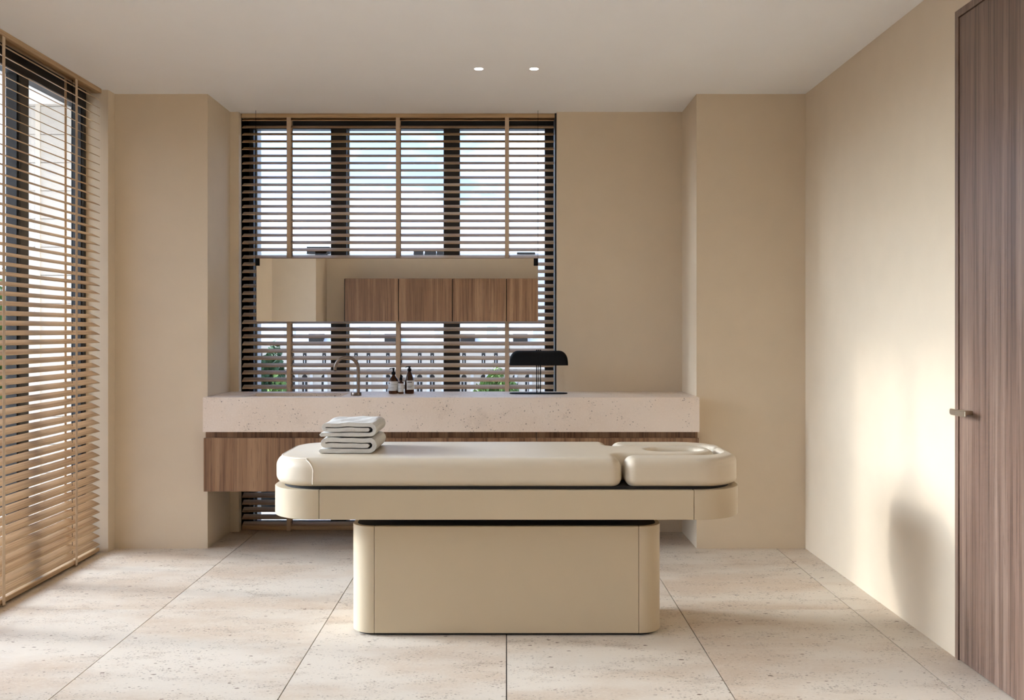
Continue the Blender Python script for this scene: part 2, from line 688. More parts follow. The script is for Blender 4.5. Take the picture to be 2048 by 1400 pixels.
# ------------------------------------------------------------------ setting: windows
def window_y(name, y0, y1, xin, xout, muls, label, head=2.64, sill=0.06):
    """window whose panes lie in a plane of constant x; muls = spans (ya, yb) of frame members"""
    w = struct_empty(name, ((xin + xout) / 2, (y0 + y1) / 2, 0), label)
    box('head_rail', xout, xin, y0, y1, head, H, M_FRAME, w)
    box('sill_rail', xout, xin, y0, y1, 0, sill, M_FRAME, w)
    for a, b in muls:
        box('mullion', xout, xin, a, b, sill, head, M_FRAME, w, 0.003)
    xg = xout + 0.02
    ms = sorted(muls)
    for (a0, b0), (a1, b1) in zip(ms[:-1], ms[1:]):
        box('pane', xg - 0.006, xg, b0, a1, sill, head, M_GLASS, w)
        box('pane_edge_strip', xg + 0.001, xin - 0.012, b0, b0 + 0.012, sill, head, M_FRAME, w)
        box('pane_edge_strip', xg + 0.001, xin - 0.012, a1 - 0.012, a1, sill, head, M_FRAME, w)
    return w


window_y('window_2', NICHE0, Y_LWIN, FX, FX - 0.075,
         [(5.885, Y_LWIN), (5.116, 5.212), (4.34, 4.436), (NICHE0, NICHE0 + 0.05)],
         'tall black framed window behind the left blind')
window_y('added_window_3', RW0, RW1, REAR_L - 0.05, REAR_L - 0.13,  # out of view, added to let more daylight into the room
         [(RW0, RW0 + 0.05), (1.58, 1.66), (RW1 - 0.05, RW1)],
         'unseen black framed window added behind the camera for extra daylight')

YW0, YW1 = 6.775, 6.845           # back window frame, inside and outside
sw = F / YW0
win1 = struct_empty('window_1', ((WB0 + WB1) / 2, YW0, 0), 'black framed window behind the wooden blind over the counter')
HEADZ = Z(258, sw)
box('head_rail', WB0, WB1, YW0, YW1, HEADZ, H, M_FRAME, win1)
box('sill_rail', WB0, WB1, YW0, YW1, 0.0, Z(1044, sw), M_FRAME, win1)
mul = [(WB0, X(507.3, sw)), (X(661.5, sw), X(693, sw)), (X(887, sw), X(919.5, sw)), (X(1089.5, sw), WB1)]
for a, b in mul:
    box('mullion', a, b, YW0, YW1, Z(1044, sw), HEADZ, M_FRAME, win1, 0.002)
for (a0, b0), (a1, b1) in zip(mul[:-1], mul[1:]):
    box('pane', b0, a1, YW0 + 0.045, YW0 + 0.051, Z(1044, sw), HEADZ, M_GLASS, win1)
M_LIT_EDGE = mat_plain('daylit_mullion_side', (0.45, 0.45, 0.44), 0.45, 0.0)  # grey paints the outside light on the sides of the black mullions
for (a0, b0) in mul[:2]:
    box('pane_edge_strip', b0, b0 + 0.012, YW0 + 0.052, YW1, Z(1044, sw), HEADZ, M_LIT_EDGE, win1)
# lining of the back window niche
struct(box('trim_1', WB0 - 0.02, WB0, Y_BACK + 0.06, YW0 + 0.1, 0, H, M_FRAME))
struct(box('trim_2', WB1, WB1 + 0.02, Y_BACK + 0.30, YW0 + 0.1, 0, H, M_FRAME))
struct(box('trim_3', WB1 - 0.012, WB1 - 0.0005, 6.555, YW0, 0, H, M_FRAME))
struct(box('wall_niche_head', WB0, WB1, 6.66, YW1 + 0.05, H, H + 0.2, M_FRAME))

# ------------------------------------------------------------------ venetian blinds
SLAT_W, SLAT_T, PITCH, TILT = 0.055, 0.003, 0.0478, R(25)


def slat_mesh(length):
    """a thin wooden slat along x, gently crowned"""
    bm = bmesh.new()
    n = 4
    prof = []
    for k in range(n + 1):
        u = -0.5 + k / n
        prof.append((u * SLAT_W, 0.0012 * (1 - (2 * u) ** 2)))
    top = [(y, z + SLAT_T / 2) for y, z in prof]
    bot = [(y, z - SLAT_T / 2) for y, z in reversed(prof)]
    sec = top + bot
    a = [bm.verts.new((-length / 2, y, z)) for y, z in sec]
    b = [bm.verts.new((length / 2, y, z)) for y, z in sec]
    m = len(sec)
    for i in range(m):
        j = (i + 1) % m
        bm.faces.new((a[i], b[i], b[j], a[j]))
    bm.faces.new(a)
    bm.faces.new(list(reversed(b)))
    bmesh.ops.recalc_face_normals(bm, faces=list(bm.faces))
    me = bpy.data.meshes.new('slat')
    bm.to_mesh(me)
    bm.free()
    me.materials.append(M_WOODX)
    return me


def blind(label, origin, rotz, length, z_first, n, straps, z_rail):
    """local frame: slats run along x, the room lies towards -y; origin on the floor below the slat centres"""
    b = thing('venetian_blind', label, 'blind', origin, 'wooden venetian blinds')
    b.rotation_euler = (0, 0, rotz)
    me = slat_mesh(length)

    def put(o, loc, rot=(0, 0, 0)):
        COL.objects.link(o)
        o.parent = b
        o.location = loc
        o.rotation_euler = rot
        return o
    for k in range(n):
        put(bpy.data.objects.new('slat', me), (0, 0, z_first - k * PITCH), (TILT + R(random.uniform(-0.35, 0.35)), 0, 0))

    def part(name, x0, x1, y0, y1, z0, z1, mat, bev=0.0):
        o = box(name, x0, x1, y0, y1, z0, z1, mat, None, bev)
        o.parent = b
        return o
    part('headrail', -length / 2 - 0.004, length / 2 + 0.004, -0.034, 0.034, H - 0.027, H - 0.0005, M_WOODX, 0.002)
    part('bottom_rail', -length / 2, length / 2, -0.024, 0.024, z_rail, z_rail + 0.024, M_WOODX, 0.004)
    for sx in straps:
        st = part('ladder_tape', sx - 0.0135, sx + 0.0135, -0.0315, -0.0300, z_rail - 0.004, H - 0.027, M_TAPE)
        o = part('tape_tail', sx - 0.0135, sx + 0.0135, -0.034, 0.004, z_rail - 0.0065, z_rail - 0.004, M_TAPE)
        part('ladder_tape', sx - 0.0135, sx + 0.0135, 0.0300, 0.0315, z_rail, H - 0.027, M_TAPE)
        part('lift_cord', sx + 0.016, sx + 0.018, -0.001, 0.001, z_rail + 0.02, H - 0.027, M_BLACK)
    return b


s_b = 302.0
Y_BL = F / s_b
bx0, bx1 = -1.745, 0.314
bc = (bx0 + bx1) / 2
blind('wooden venetian blind on the back window behind the stone counter', (bc, Y_BL, 0), 0, bx1 - bx0,
      Z(239.5, s_b), 57, [X(578, 303) - bc, X(796, 303) - bc, X(1014, 303) - bc], 0.003)
XBL = -2.432
ly0, ly1 = 3.62, 5.893
lc = (ly0 + ly1) / 2
# rotated so that the room side (-y of the blind) faces +x
blind('tall wooden venetian blind on the left window reaching the floor', (XBL, lc, 0), R(90), ly1 - ly0,
      2.693, 56, [5.56 - lc, 4.755 - lc, 3.95 - lc], 0.012)

# ------------------------------------------------------------------ door in the right wall
door = struct_empty('door_1', (XR, 3.53, 0), 'dark walnut door flush in the right wall')
FR = 0.030
box('door_frame', XR - 0.003, XR + 0.10, DOOR_Y1 - FR, DOOR_Y1 - 0.001, 0, DOOR_T - 0.001, M_WOODDOOR, door)
box('door_frame', XR - 0.003, XR + 0.10, DOOR_Y0 + 0.001, DOOR_Y0 + FR, 0, DOOR_T - 0.001, M_WOODDOOR, door)
box('door_frame', XR - 0.003, XR + 0.10, DOOR_Y0 + FR, DOOR_Y1 - FR, DOOR_T - FR, DOOR_T - 0.001, M_WOODDOOR, door)
leaf = box('door_leaf', XR + 0.001, XR + 0.05, DOOR_Y0 + FR + 0.004, DOOR_Y1 - FR - 0.004, 0.004, DOOR_T - FR - 0.004, M_WOODDOOR, door)
hx = XR - 0.052
hb = bmesh.new()
bm_box(hb, hx - 0.006, hx + 0.004, 3.808, 3.940, 0.985, 1.010)
bmesh.ops.bevel(hb, geom=list(hb.edges), offset=0.004, segments=3, affect='EDGES')
bm_box(hb, hx, XR + 0.002, 3.865, 3.932, 0.9895, 1.0055)
handle = bm_obj('door_handle', hb, M_NICKEL, leaf)
handle.matrix_parent_inverse = Matrix.Translation(-Vector(leaf.location)) @ Matrix.Identity(4)
handle['label'] = 'satin nickel lever handle'
box('hinge_shadow_gap', XR + 0.06, XR + 0.10, DOOR_Y0 + FR, DOOR_Y1 - FR, 0.0, DOOR_T - FR, M_BLACKSOFT, door)

# ------------------------------------------------------------------ treatment table
TY0, TY1 = 4.18, 4.86
TC = (TY0 + TY1) / 2
table = thing('treatment_table', 'cream padded treatment table with face cradle standing on a rounded pedestal', 'table', (0, TC, 0))
TFY = 4.165                        # front of the frame
TBY = 2 * TC - TFY
FZ0, FZ1 = 0.526, 0.649
SEAMF = 0.786


def three_part(name, xl, y0, y1, r, seam, z0, z1, mat, gap=0.0022, edge=0.0015):
    box(name, -seam + gap, seam - gap, y0, y1, z0, z1, mat, table, edge, 1)
    for s in (-1, 1):
        pts = [(seam, y0, 0), (xl, y0, r), (xl, y1, r), (seam, y1, 0)]
        lp = round_poly(pts, 14)
        if s < 0:
            lp = [(-x, y) for x, y in reversed(lp)]
        slab(name, [lp], z0, z1, edge, edge, mat, table, 1)


three_part('frame_panel', 1.010, TFY, TBY, 0.205, SEAMF, FZ0, FZ1, M_CREAM)
slab('frame_core', [round_poly([(-0.97, TFY + 0.03, .18), (0.97, TFY + 0.03, .18), (0.97, TBY - 0.03, .18), (-0.97, TBY - 0.03, .18)], 10)],
     FZ0 + 0.01, FZ1 + 0.012, 0, 0, M_BLACKSOFT, table)
BY0 = 4.295
BY1 = 2 * TC - BY0
three_part('pedestal_panel', 0.6747, BY0, BY1, 0.098, 0.5716, 0.012, 0.473, M_CREAM, 0.0015)
slab('pedestal_plinth', [round_poly([(-0.655, BY0 + 0.02, .08), (0.655, BY0 + 0.02, .08), (0.655, BY1 - 0.02, .08), (-0.655, BY1 - 0.02, .08)], 8)],
     0.0, 0.4755, 0, 0, M_BLACKSOFT, table)
slab('lifting_column', [round_poly([(-0.52, TC - 0.12, .04), (0.52, TC - 0.12, .04), (0.52, TC + 0.12, .04), (-0.52, TC + 0.12, .04)], 5)],
     0.474, FZ0 + 0.011, 0, 0, M_BLACKSOFT, table)
MZ0, MZ1 = 0.658, 0.780
MX = 1.006
mouter = round_poly([(-MX, TY0, .20), (0.487, TY0, .049), (0.487, 4.362, .040), (0.931, 4.362, .13),
                     (0.931, 4.678, .13), (0.487, 4.678, .040), (0.487, TY1, .049), (-MX, TY1, .20)], 14)
hole = []
hx0, hx1, hr = 0.650, 0.882, 0.062
for k in range(13):
    t = -math.pi / 2 + math.pi * k / 12
    hole.append((hx1 - hr + hr * math.cos(t), TC + hr * math.sin(t)))
for k in range(13):
    t = math.pi / 2 + math.pi * k / 12
    hole.append((hx0 + hr + hr * math.cos(t), TC + hr * math.sin(t)))
hole = list(reversed(hole))


def head_edge(x, y):
    if abs(y - TC) < 0.17 and x > 0.56:
        u = min(1.0, (x - 0.56) / 0.22)
        return 1.0 - u * 0.52
    return 1.0


matt = slab('mattress', [mouter, hole], MZ0, MZ1, 0.047, 0.034, M_LEATHER, table, 9, head_edge)


def arm_edge(x, y):
    u = min(1.0, max(0.0, (x - 0.80) / 0.14))
    return 1.0 - u * (0.34 if abs(y - TC) < 0.20 else 0.1)


slab('armrest', [round_poly([(0.502, TY0, .044), (MX, TY0, .20), (MX, 4.604, .0282), (0.949, 4.604, .0282), (0.949, 4.343, .12), (0.503, 4.343, .056)], 12)],
     MZ0, MZ1 - 0.001, 0.040, 0.034, M_LEATHER, table, 8, arm_edge)
slab('armrest', [round_poly([(0.503, 4.697, .056), (0.949, 4.697, .06), (0.949, 4.612, .0282), (MX, 4.612, .0282), (MX, TY1, .20), (0.503, TY1, .056)], 12)],
     MZ0, MZ1 - 0.001, 0.040, 0.034, M_LEATHER, table, 8, arm_edge)
# piping of the sewn corner cap at the foot end
rt = 0.047
ml = dedupe(mouter)
mn = loop_normals(ml)
cap = [(p, n_) for p, n_ in zip(ml, mn) if p[0] < -0.80]
# order from the front seam round the foot end to the rear seam
cap = sorted(cap, key=lambda q: math.atan2(q[0][1] - TC, -(q[0][0] + 0.6)))


def surf(p, n_, th):
    off = rt * (1 - math.cos(th)) - 0.0006
    return (p[0] + n_.x * off, p[1] + n_.y * off, MZ1 - rt * (1 - math.sin(th)) + 0.0006)


pp = [(-0.815, TY0 - 0.0005, 0.672), (-0.813, TY0 - 0.0005, 0.70), (-0.812, TY0 - 0.0005, 0.733)]
for k, th in enumerate((0.25, 0.5, 0.75, 0.95)):
    pp.append(surf((-0.8125 - 0.004 * (k + 1) ** 1.5, TY0), Vector((0, 1)), th))
for p, n_ in cap[1:-1]:
    if p[0] < -0.85:
        pp.append(surf(p, n_, 1.08))
qq = [(x, 2 * TC - y, z) for x, y, z in reversed(pp[:7])]
pp += qq
tube('piping', pp, 0.0030, M_PIPING, table, 6)


# ------------------------------------------------------------------ folded towels
def towel(label, x0, x1, y0, y1, z0, h, seed):
    rnd = random.Random(seed)
    t = h / 3.5
    g = (h - 3 * t) / 2
    zb, zm, zt = z0 + t / 2, z0 + t * 1.5 + g, z0 + h - t / 2
    path = []
    # bottom layer from the left, round fold at the right, top layer back, tucked layer inside
    n = 9
    xr = x1 - (zt - zb) / 2 - t / 2
    for k in range(n):
        path.append((x0 + (xr - x0) * k / (n - 1), zb))
    for k in range(1, 9):
        a = -math.pi / 2 + math.pi * k / 8
        path.append((xr + (zt - zb) / 2 * math.cos(a), (zb + zt) / 2 + (zt - zb) / 2 * math.sin(a)))
    xl = x0 + 0.012 + (zt - zm) / 2
    for k in range(1, n):
        path.append((xr + (xl - xr) * k / (n - 1), zt))
    for k in range(1, 6):
        a = math.pi / 2 + math.pi * k / 6
        path.append((xl + (zt - zm) / 2 * math.cos(a), (zt + zm) / 2 + (zt - zm) / 2 * math.sin(a)))
    xe = xr - 0.006
    for k in range(n - 1):
        path.append((xl + (xe - xl) * k / (n - 2), zm))
    P = [Vector((a, b)) for a, b in path]
    L, Rr = [], []
    for i in range(len(P)):
        d = (P[min(i + 1, len(P) - 1)] - P[max(i - 1, 0)]).normalized()
        nn = Vector((-d.y, d.x))
        L.append(P[i] + nn * t / 2)
        Rr.append(P[i] - nn * t / 2)
    d0 = (P[0] - P[1]).normalized()
    d1 = (P[-1] - P[-2]).normalized()
    sec = Rr + [P[-1] + d1 * t * 0.4] + list(reversed(L)) + [P[0] + d0 * t * 0.4]
    bm = bmesh.new()
    rows = []
    ny = 14
    for j in range(ny + 1):
        u = j / ny
        y = y0 + (y1 - y0) * u
        edge = min(1.0, min(u, 1 - u) * 9 + 0.55)
        row = []
        for i, p in enumerate(sec):
            wob = 0.0011 * math.sin(31 * p.x + 17 * y + seed) + 0.0009 * math.sin(67 * p.x - 23 * y + 2 * seed)
            sag = 0.004 * max(0, (z0 + h * 0.8 - p.y) / h) * 0
            row.append(bm.verts.new((p.x + rnd.uniform(-0.0006, 0.0006), y + (0.0025 * math.sin(40 * p.x + 90 * p.y + seed) if j in (0, ny) else 0),
                                     max(z0 + 0.0002, p.y + wob * (p.y - z0) / h * 1.6))))
        rows.append(row)
    m = len(sec)
    for a, b in zip(rows[:-1], rows[1:]):
        for i in range(m):
            j = (i + 1) % m
            bm.faces.new((a[i], a[j], b[j], b[i]))
    nP = len(P)
    for row in (rows[0], rows[-1]):
        # the ends are closed layer by layer so that the folds stay open
        for i in range(nP - 1):
            bm.faces.new((row[i], row[i + 1], row[2 * nP - 1 - i], row[2 * nP - i]))
        bm.faces.new((row[nP - 1], row[nP], row[nP + 1]))
        bm.faces.new((row[2 * nP], row[2 * nP + 1], row[0]))
    bmesh.ops.recalc_face_normals(bm, faces=list(bm.faces))
    o = bm_obj('folded_towel', bm, M_TOWEL, None, smooth=True)
    try:
        o.data.set_sharp_from_angle(angle=R(60))
    except Exception:
        pass
    bv = o.modifiers.new('soft_edges', 'BEVEL')
    bv.width = 0.003
    bv.segments = 2
    bv.limit_method = 'ANGLE'
    bv.angle_limit = R(60)
    sb = o.modifiers.new('dense', 'SUBSURF')
    sb.subdivision_type = 'SIMPLE'
    sb.levels = sb.render_levels = 2
    for nm, sc_, st_ in (('lumps', 0.05, 0.0026), ('pile', 0.007, 0.0012)):
        tx_ = bpy.data.textures.new('towel_' + nm, 'CLOUDS')
        tx_.noise_scale = sc_
        dm = o.modifiers.new(nm, 'DISPLACE')
        dm.texture = tx_
        dm.strength = st_
        dm.mid_level = 0.5
        dm.texture_coords = 'GLOBAL'
    return tag(o, label, 'towel', 'folded towels on the treatment table')


towel('lower of the two folded light grey towels, lying on the cream mattress', -0.813, -0.567, 4.345, 4.685, MZ1 + 0.0025, 0.066, 1)
towel('upper of the two folded light grey towels, on top of the stack', -0.811, -0.568, 4.350, 4.680, MZ1 + 0.0740, 0.060, 5)

# ------------------------------------------------------------------ stone counter with carved basin
CZ0, CZ1 = Z(864, 335.9), 0.920
SX0, SX1, SY0, SY1, SD = -1.597, -1.000, 6.02, 6.36, 0.13
counter = thing('stone_counter', 'thick travertine counter top with a carved basin under the hanging mirror', 'counter', ((XPL + XPR) / 2, Y_CF, CZ0))
bm = bmesh.new()
CXL, CXR, CY1 = XPL - 0.001 + 0.002, XPR - 0.001, Y_BACK - 0.001
# front part (in front of the piers it keeps the same width)
gx = [CXL, SX0, SX1, CXR]
gyy = [Y_CF, SY0, SY1, CY1]
gv = {}
for i, x_ in enumerate(gx):
    for j, y_ in enumerate(gyy):
        gv[i, j, 1] = bm.verts.new((x_, y_, CZ1))
        gv[i, j, 0] = bm.verts.new((x_, y_, CZ0))
for i in range(3):
    for j in range(3):
        bm.faces.new((gv[i, j, 0], gv[i, j + 1, 0], gv[i + 1, j + 1, 0], gv[i + 1, j, 0]))
        if (i, j) != (1, 1):
            bm.faces.new((gv[i, j, 1], gv[i + 1, j, 1], gv[i + 1, j + 1, 1], gv[i, j + 1, 1]))
for i in range(3):
    bm.faces.new((gv[i, 0, 0], gv[i + 1, 0, 0], gv[i + 1, 0, 1], gv[i, 0, 1]))
    bm.faces.new((gv[i, 3, 0], gv[i, 3, 1], gv[i + 1, 3, 1], gv[i + 1, 3, 0]))
    bm.faces.new((gv[0, i, 0], gv[0, i, 1], gv[0, i + 1, 1], gv[0, i + 1, 0]))
    bm.faces.new((gv[3, i, 0], gv[3, i + 1, 0], gv[3, i + 1, 1], gv[3, i, 1]))
bb = [bm.verts.new((x_, y_, CZ1 - SD)) for x_, y_ in ((SX0, SY0), (SX1, SY0), (SX1, SY1), (SX0, SY1))]
rim = [gv[1, 1, 1], gv[2, 1, 1], gv[2, 2, 1], gv[1, 2, 1]]
for k in range(4):
    bm.faces.new((rim[k], bb[k], bb[(k + 1) % 4], rim[(k + 1) % 4]))
bm.faces.new(bb)
bmesh.ops.recalc_face_normals(bm, faces=list(bm.faces))
bm_obj('slab', bm, M_STONE, counter)
lathe('drain', [(0.028, CZ1 - SD), (0.028, CZ1 - SD + 0.004), (0.02, CZ1 - SD + 0.005), (0.0, CZ1 - SD + 0.003)], -1.30, 6.19, M_BRONZE, counter)

# drawer cabinets under it
DZ0, DZ1 = Z(983, 335.5), Z(876, 335.5)
edges = [XPL + 0.004, X(741, 335.5), X(1073, 335.5), XPR - 0.004]
labs = ['walnut drawer cabinet under the basin, leftmost of three below the counter',
        'walnut drawer cabinet between the other two, behind the treatment table',
        'walnut drawer cabinet at the right pier, rightmost of three below the counter']
for k in range(3):
    a, b = edges[k] + (0.002 if k else 0), edges[k + 1] - (0.002 if k < 2 else 0)
    c = thing('drawer_cabinet', labs[k], 'cabinet', ((a + b) / 2, Y_CF, DZ0), 'wall hung drawer cabinets')
    box('body', a, b, Y_CF + 0.045, Y_BACK - 0.002, DZ0 + 0.004, CZ0 - 0.001, M_WOODZ, c)
    box('drawer_front', a, b, Y_CF + 0.004, Y_CF + 0.026, DZ0, DZ1, M_WOODZ, c, 0.001, 1)
    box('finger_groove', a + 0.002, b - 0.002, Y_CF + 0.026, Y_CF + 0.0445, DZ0 + 0.002, DZ1 - 0.002, M_WOODZ, c)

# ------------------------------------------------------------------ tap
s_t = 326.0
TYY = F / s_t
tx = X(716.6, s_t)
tap = thing('basin_tap', 'bronze swan neck tap standing right of the basin', 'tap', (tx, TYY, CZ1))
pr = 0.0104
ar = 0.0715
zc = Z(711.0, s_t) - pr - ar
pts = [(tx, TYY, CZ1 + 0.002), (tx, TYY, zc - 0.06)]
for k in range(25):
    a = math.radians(188) * k / 24
    pts.append((tx - ar + ar * math.cos(a), TYY, zc + ar * math.sin(a)))
tube('spout', pts, pr, M_BRONZE, tap, 20)
bxc = tx - 0.013
lathe('base_ring', [(0.0, CZ1), (0.032, CZ1), (0.0325, CZ1 + 0.004), (0.0325, CZ1 + 0.018), (0.031, CZ1 + 0.0205), (0.0, CZ1 + 0.0205)], bxc, TYY, M_BRONZE, tap, 32)
endp = Vector(pts[-1])
tube('aerator', [endp, endp + (Vector(pts[-1]) - Vector(pts[-2])).normalized() * 0.004], pr * 0.82, M_BLACK, tap, 16)


# ------------------------------------------------------------------ bottles
def arc_label(parent, cx, cy, r, a0, a1, z0, z1, mat, name='label_paper'):
    bm = bmesh.new()
    n = max(2, int(abs(a1 - a0) / R(8)))
    rows = []
    for rr in (r, r + 0.0006):
        lo, hi = [], []
        for k in range(n + 1):
            a = a0 + (a1 - a0) * k / n
            lo.append(bm.verts.new((cx + rr * math.sin(a), cy - rr * math.cos(a), z0)))
            hi.append(bm.verts.new((cx + rr * math.sin(a), cy - rr * math.cos(a), z1)))
        rows.append((lo, hi))
    (l0, h0), (l1, h1) = rows
    for k in range(n):
        bm.faces.new((l1[k], l1[k + 1], h1[k + 1], h1[k]))
        bm.faces.new((l0[k], h0[k], h0[k + 1], l0[k + 1]))
        bm.faces.new((h0[k], h1[k], h1[k + 1], h0[k + 1]))
        bm.faces.new((l0[k], l0[k + 1], l1[k + 1], l1[k]))
    bm.faces.new((l0[0], l1[0], h1[0], h0[0]))
    bm.faces.new((l0[-1], h0[-1], h1[-1], l1[-1]))
    bmesh.ops.recalc_face_normals(bm, faces=list(bm.faces))
    return bm_obj(name, bm, mat, parent, smooth=False)


def text_rows(lab, cx, cy, r, a0, a1, z0, z1, rows):
    """printed lines: (from, to, height from top, thickness, material) as fractions of the label"""
    for u0, u1, v, th, m in rows:
        zt = z1 - (z1 - z0) * v
        arc_label(lab, cx, cy, r + 0.0007, a0 + (a1 - a0) * u0, a0 + (a1 - a0) * u1, zt - th, zt, m, 'print_line')


def pump_bottle(label, cx, cy, r, h_body, h_neck, cone, h_tot, lab_z, lab_a, rows):
    z = CZ1 + 0.0003
    t = thing('pump_bottle', label, 'bottle', (cx, cy, z), 'amber bottles on the counter')
    nr = 0.0095
    if cone:
        prof = [(0, z), (r * 0.86, z), (r * 0.95, z + 0.002), (r, z + 0.008), (r, z + h_body), (r * 0.93, z + h_body + 0.010),
                (r * 0.72, z + h_body + 0.026), (r * 0.50, z + h_neck - 0.010), (nr, z + h_neck - 0.001), (nr, z + h_neck + 0.004), (0, z + h_neck + 0.004)]
    else:
        prof = [(0, z), (r * 0.84, z), (r * 0.93, z + 0.002), (r, z + 0.010), (r, z + h_body), (r * 0.96, z + h_body + 0.009),
                (r * 0.80, z + h_body + 0.019), (r * 0.52, z + h_body + 0.027), (nr * 1.05, z + h_neck - 0.004), (nr, z + h_neck + 0.004), (0, z + h_neck + 0.004)]
    lathe('glass_body', prof, cx, cy, M_AMBER, t)
    pm = bmesh.new()
    zc_ = z + h_neck + 0.0045
    top = z + h_tot
    o = lathe('pump_head', [(0, zc_ - 0.004), (0.0125, zc_ - 0.004), (0.0128, zc_ + 0.010), (0.011, zc_ + 0.013), (0.006, zc_ + 0.015), (0.0055, top - 0.010),
                            (0.0075, top - 0.009), (0.0078, top - 0.001), (0.006, top), (0, top)], cx, cy, M_BLACK, t, 20)
    tube('nozzle', [(cx, cy, top - 0.004), (cx - 0.010, cy - 0.004, top - 0.003), (cx - 0.018, cy - 0.007, top - 0.004), (cx - 0.0235, cy - 0.009, top - 0.008)], 0.0026, M_BLACK, t, 8)
    z0, z1 = z + lab_z[0], z + lab_z[1]
    lab = arc_label(t, cx, cy, r + 0.0003, lab_a[0], lab_a[1], z0, z1, M_LABEL)
    text_rows(lab, cx, cy, r + 0.0003, lab_a[0], lab_a[1], z0, z1, rows)
    return t


s_o = 317.0
OY = F / s_o
rows_a = [(0.06, 0.30, 0.18, 0.0035, M_INK), (0.40, 0.88, 0.30, 0.0018, M_INKG), (0.06, 0.62, 0.66, 0.0015, M_INKG), (0.06, 0.34, 0.76, 0.0015, M_INKG), (0.74, 0.92, 0.90, 0.003, M_INK)]
rows_b = [(0.08, 0.58, 0.14, 0.0042, M_INK), (0.08, 0.9, 0.56, 0.0015, M_INKG), (0.08, 0.55, 0.64, 0.0032, M_INKG), (0.08, 0.45, 0.74, 0.0022, M_INKG)]
pump_bottle('amber pump bottle with sloping round shoulders, left of the dropper bottle', X(787.0, s_o), OY, 0.0315, 0.078, 0.120, False, 0.1635,
            (0.020, 0.079), (R(-80), R(68)), rows_a)
pump_bottle('taller amber pump bottle with a long conical neck, right of the dropper bottle', X(818.5, s_o), OY + 0.01, 0.0300, 0.080, 0.141, True, 0.1735,
            (0.026, 0.084), (R(-28), R(86)), rows_b)
dx, dy = X(802.2, s_o), OY - 0.012
z = CZ1 + 0.0003
t = thing('dropper_bottle', 'small amber dropper bottle standing between the two pump bottles', 'bottle', (dx, dy, z), 'amber bottles on the counter')
lathe('glass_body', [(0, z), (0.016, z), (0.0178, z + 0.003), (0.018, z + 0.071), (0.0165, z + 0.0755), (0.009, z + 0.078), (0.0085, z + 0.086), (0, z + 0.086)], dx, dy, M_AMBER, t, 24)
lathe('dropper_cap', [(0, z + 0.0845), (0.0098, z + 0.0845), (0.0098, z + 0.0985), (0.0075, z + 0.101), (0.0055, z + 0.108), (0.0045, z + 0.117), (0.002, z + 0.1215), (0, z + 0.122)], dx, dy, M_BLACK, t, 18)
lab = arc_label(t, dx, dy, 0.0183, R(-76), R(76), z + 0.013, z + 0.066, M_LABEL)
text_rows(lab, dx, dy, 0.0183, R(-76), R(76), z + 0.013, z + 0.066,
          [(0.16, 0.36, 0.14, 0.003, M_INK), (0.45, 0.88, 0.24, 0.0013, M_INKG), (0.16, 0.6, 0.56, 0.0013, M_INKG), (0.16, 0.4, 0.66, 0.0013, M_INKG), (0.72, 0.9, 0.88, 0.002, M_INK)])

# ------------------------------------------------------------------ table lamp
s_l = 317.0
LY = F / s_l
lx0, lx1 = X(1019.2, s_l), X(1134.8, s_l)
lx = X(1077.2, s_l)
lamp = thing('table_lamp', 'black metal table lamp with a wide arched shade on the counter', 'lamp', (lx, LY, CZ1))
hw = (lx1 - lx0) / 2
lz0, lz1 = Z(730.2, s_l), Z(701.2, s_l)
bm = bmesh.new()
# half-capsule shade, wide in x, rounded across, hollow below
NX, NA = 40, 14
depth = 0.075


def shade_h(u):
    """height of the shade outline across its width, u in -1..1"""
    e = 0.30
    a = max(0.0, (abs(u) - (1 - e)) / e)
    return (lz1 - lz0) * (0.36 + 0.64 * math.sqrt(max(0.0, 1 - a * a)))


outer, inner = [], []
us = [-1 + 2 * k / NX for k in range(NX + 1)]
us = [math.copysign(1 - (1 - abs(u)) ** 1.5 if abs(u) > 0.0 else 0, u) for u in us]
for u in us:
    ro, ri = [], []
    hh = shade_h(u)
    xx = lx + u * hw * (1.0 if abs(u) < 1 else 1.0)
    for k in range(NA + 1):
        a = math.pi * k / NA
        cy_ = -math.cos(a)
        sz_ = math.sin(a) ** 0.55
        d = depth * (0.75 + 0.25 * math.sqrt(max(0, 1 - u * u)))
        ro.append(bm.verts.new((xx, LY + d * cy_, lz0 + hh * sz_)))
        ri.append(bm.verts.new((lx + (xx - lx) * 0.992, LY + (d - 0.0018) * cy_, lz0 + max(0, hh - 0.0018) * sz_)))
    outer.append(ro)
    inner.append(ri)
for grid, flip in ((outer, False), (inner, True)):
    for a, b in zip(grid[:-1], grid[1:]):
        for k in range(NA):
            f = (a[k], b[k], b[k + 1], a[k + 1])
            bm.faces.new(tuple(reversed(f)) if flip else f)
for a, b in zip(range(NX), range(1, NX + 1)):
    for k in (0, NA):
        bm.faces.new((outer[a][k], inner[a][k], inner[b][k], outer[b][k]))
for i in (0, NX):
    for k in range(NA):
        bm.faces.new((outer[i][k], outer[i][k + 1], inner[i][k + 1], inner[i][k]))
    bm.faces.new(inner[i])
bmesh.ops.recalc_face_normals(bm, faces=list(bm.faces))
sh = bm_obj('lamp_shade', bm, M_BLACK, lamp, smooth=True)
try:
    sh.data.set_sharp_from_angle(angle=R(45))
except Exception:
    pass
slab('lamp_base', [round_poly([(lx0, LY - 0.052, .05), (lx1, LY - 0.052, .05), (lx1, LY + 0.052, .05), (lx0, LY + 0.052, .05)], 8)],
     CZ1 + 0.0003, CZ1 + 0.0065, 0.001, 0.0, M_BLACK, lamp, 2)
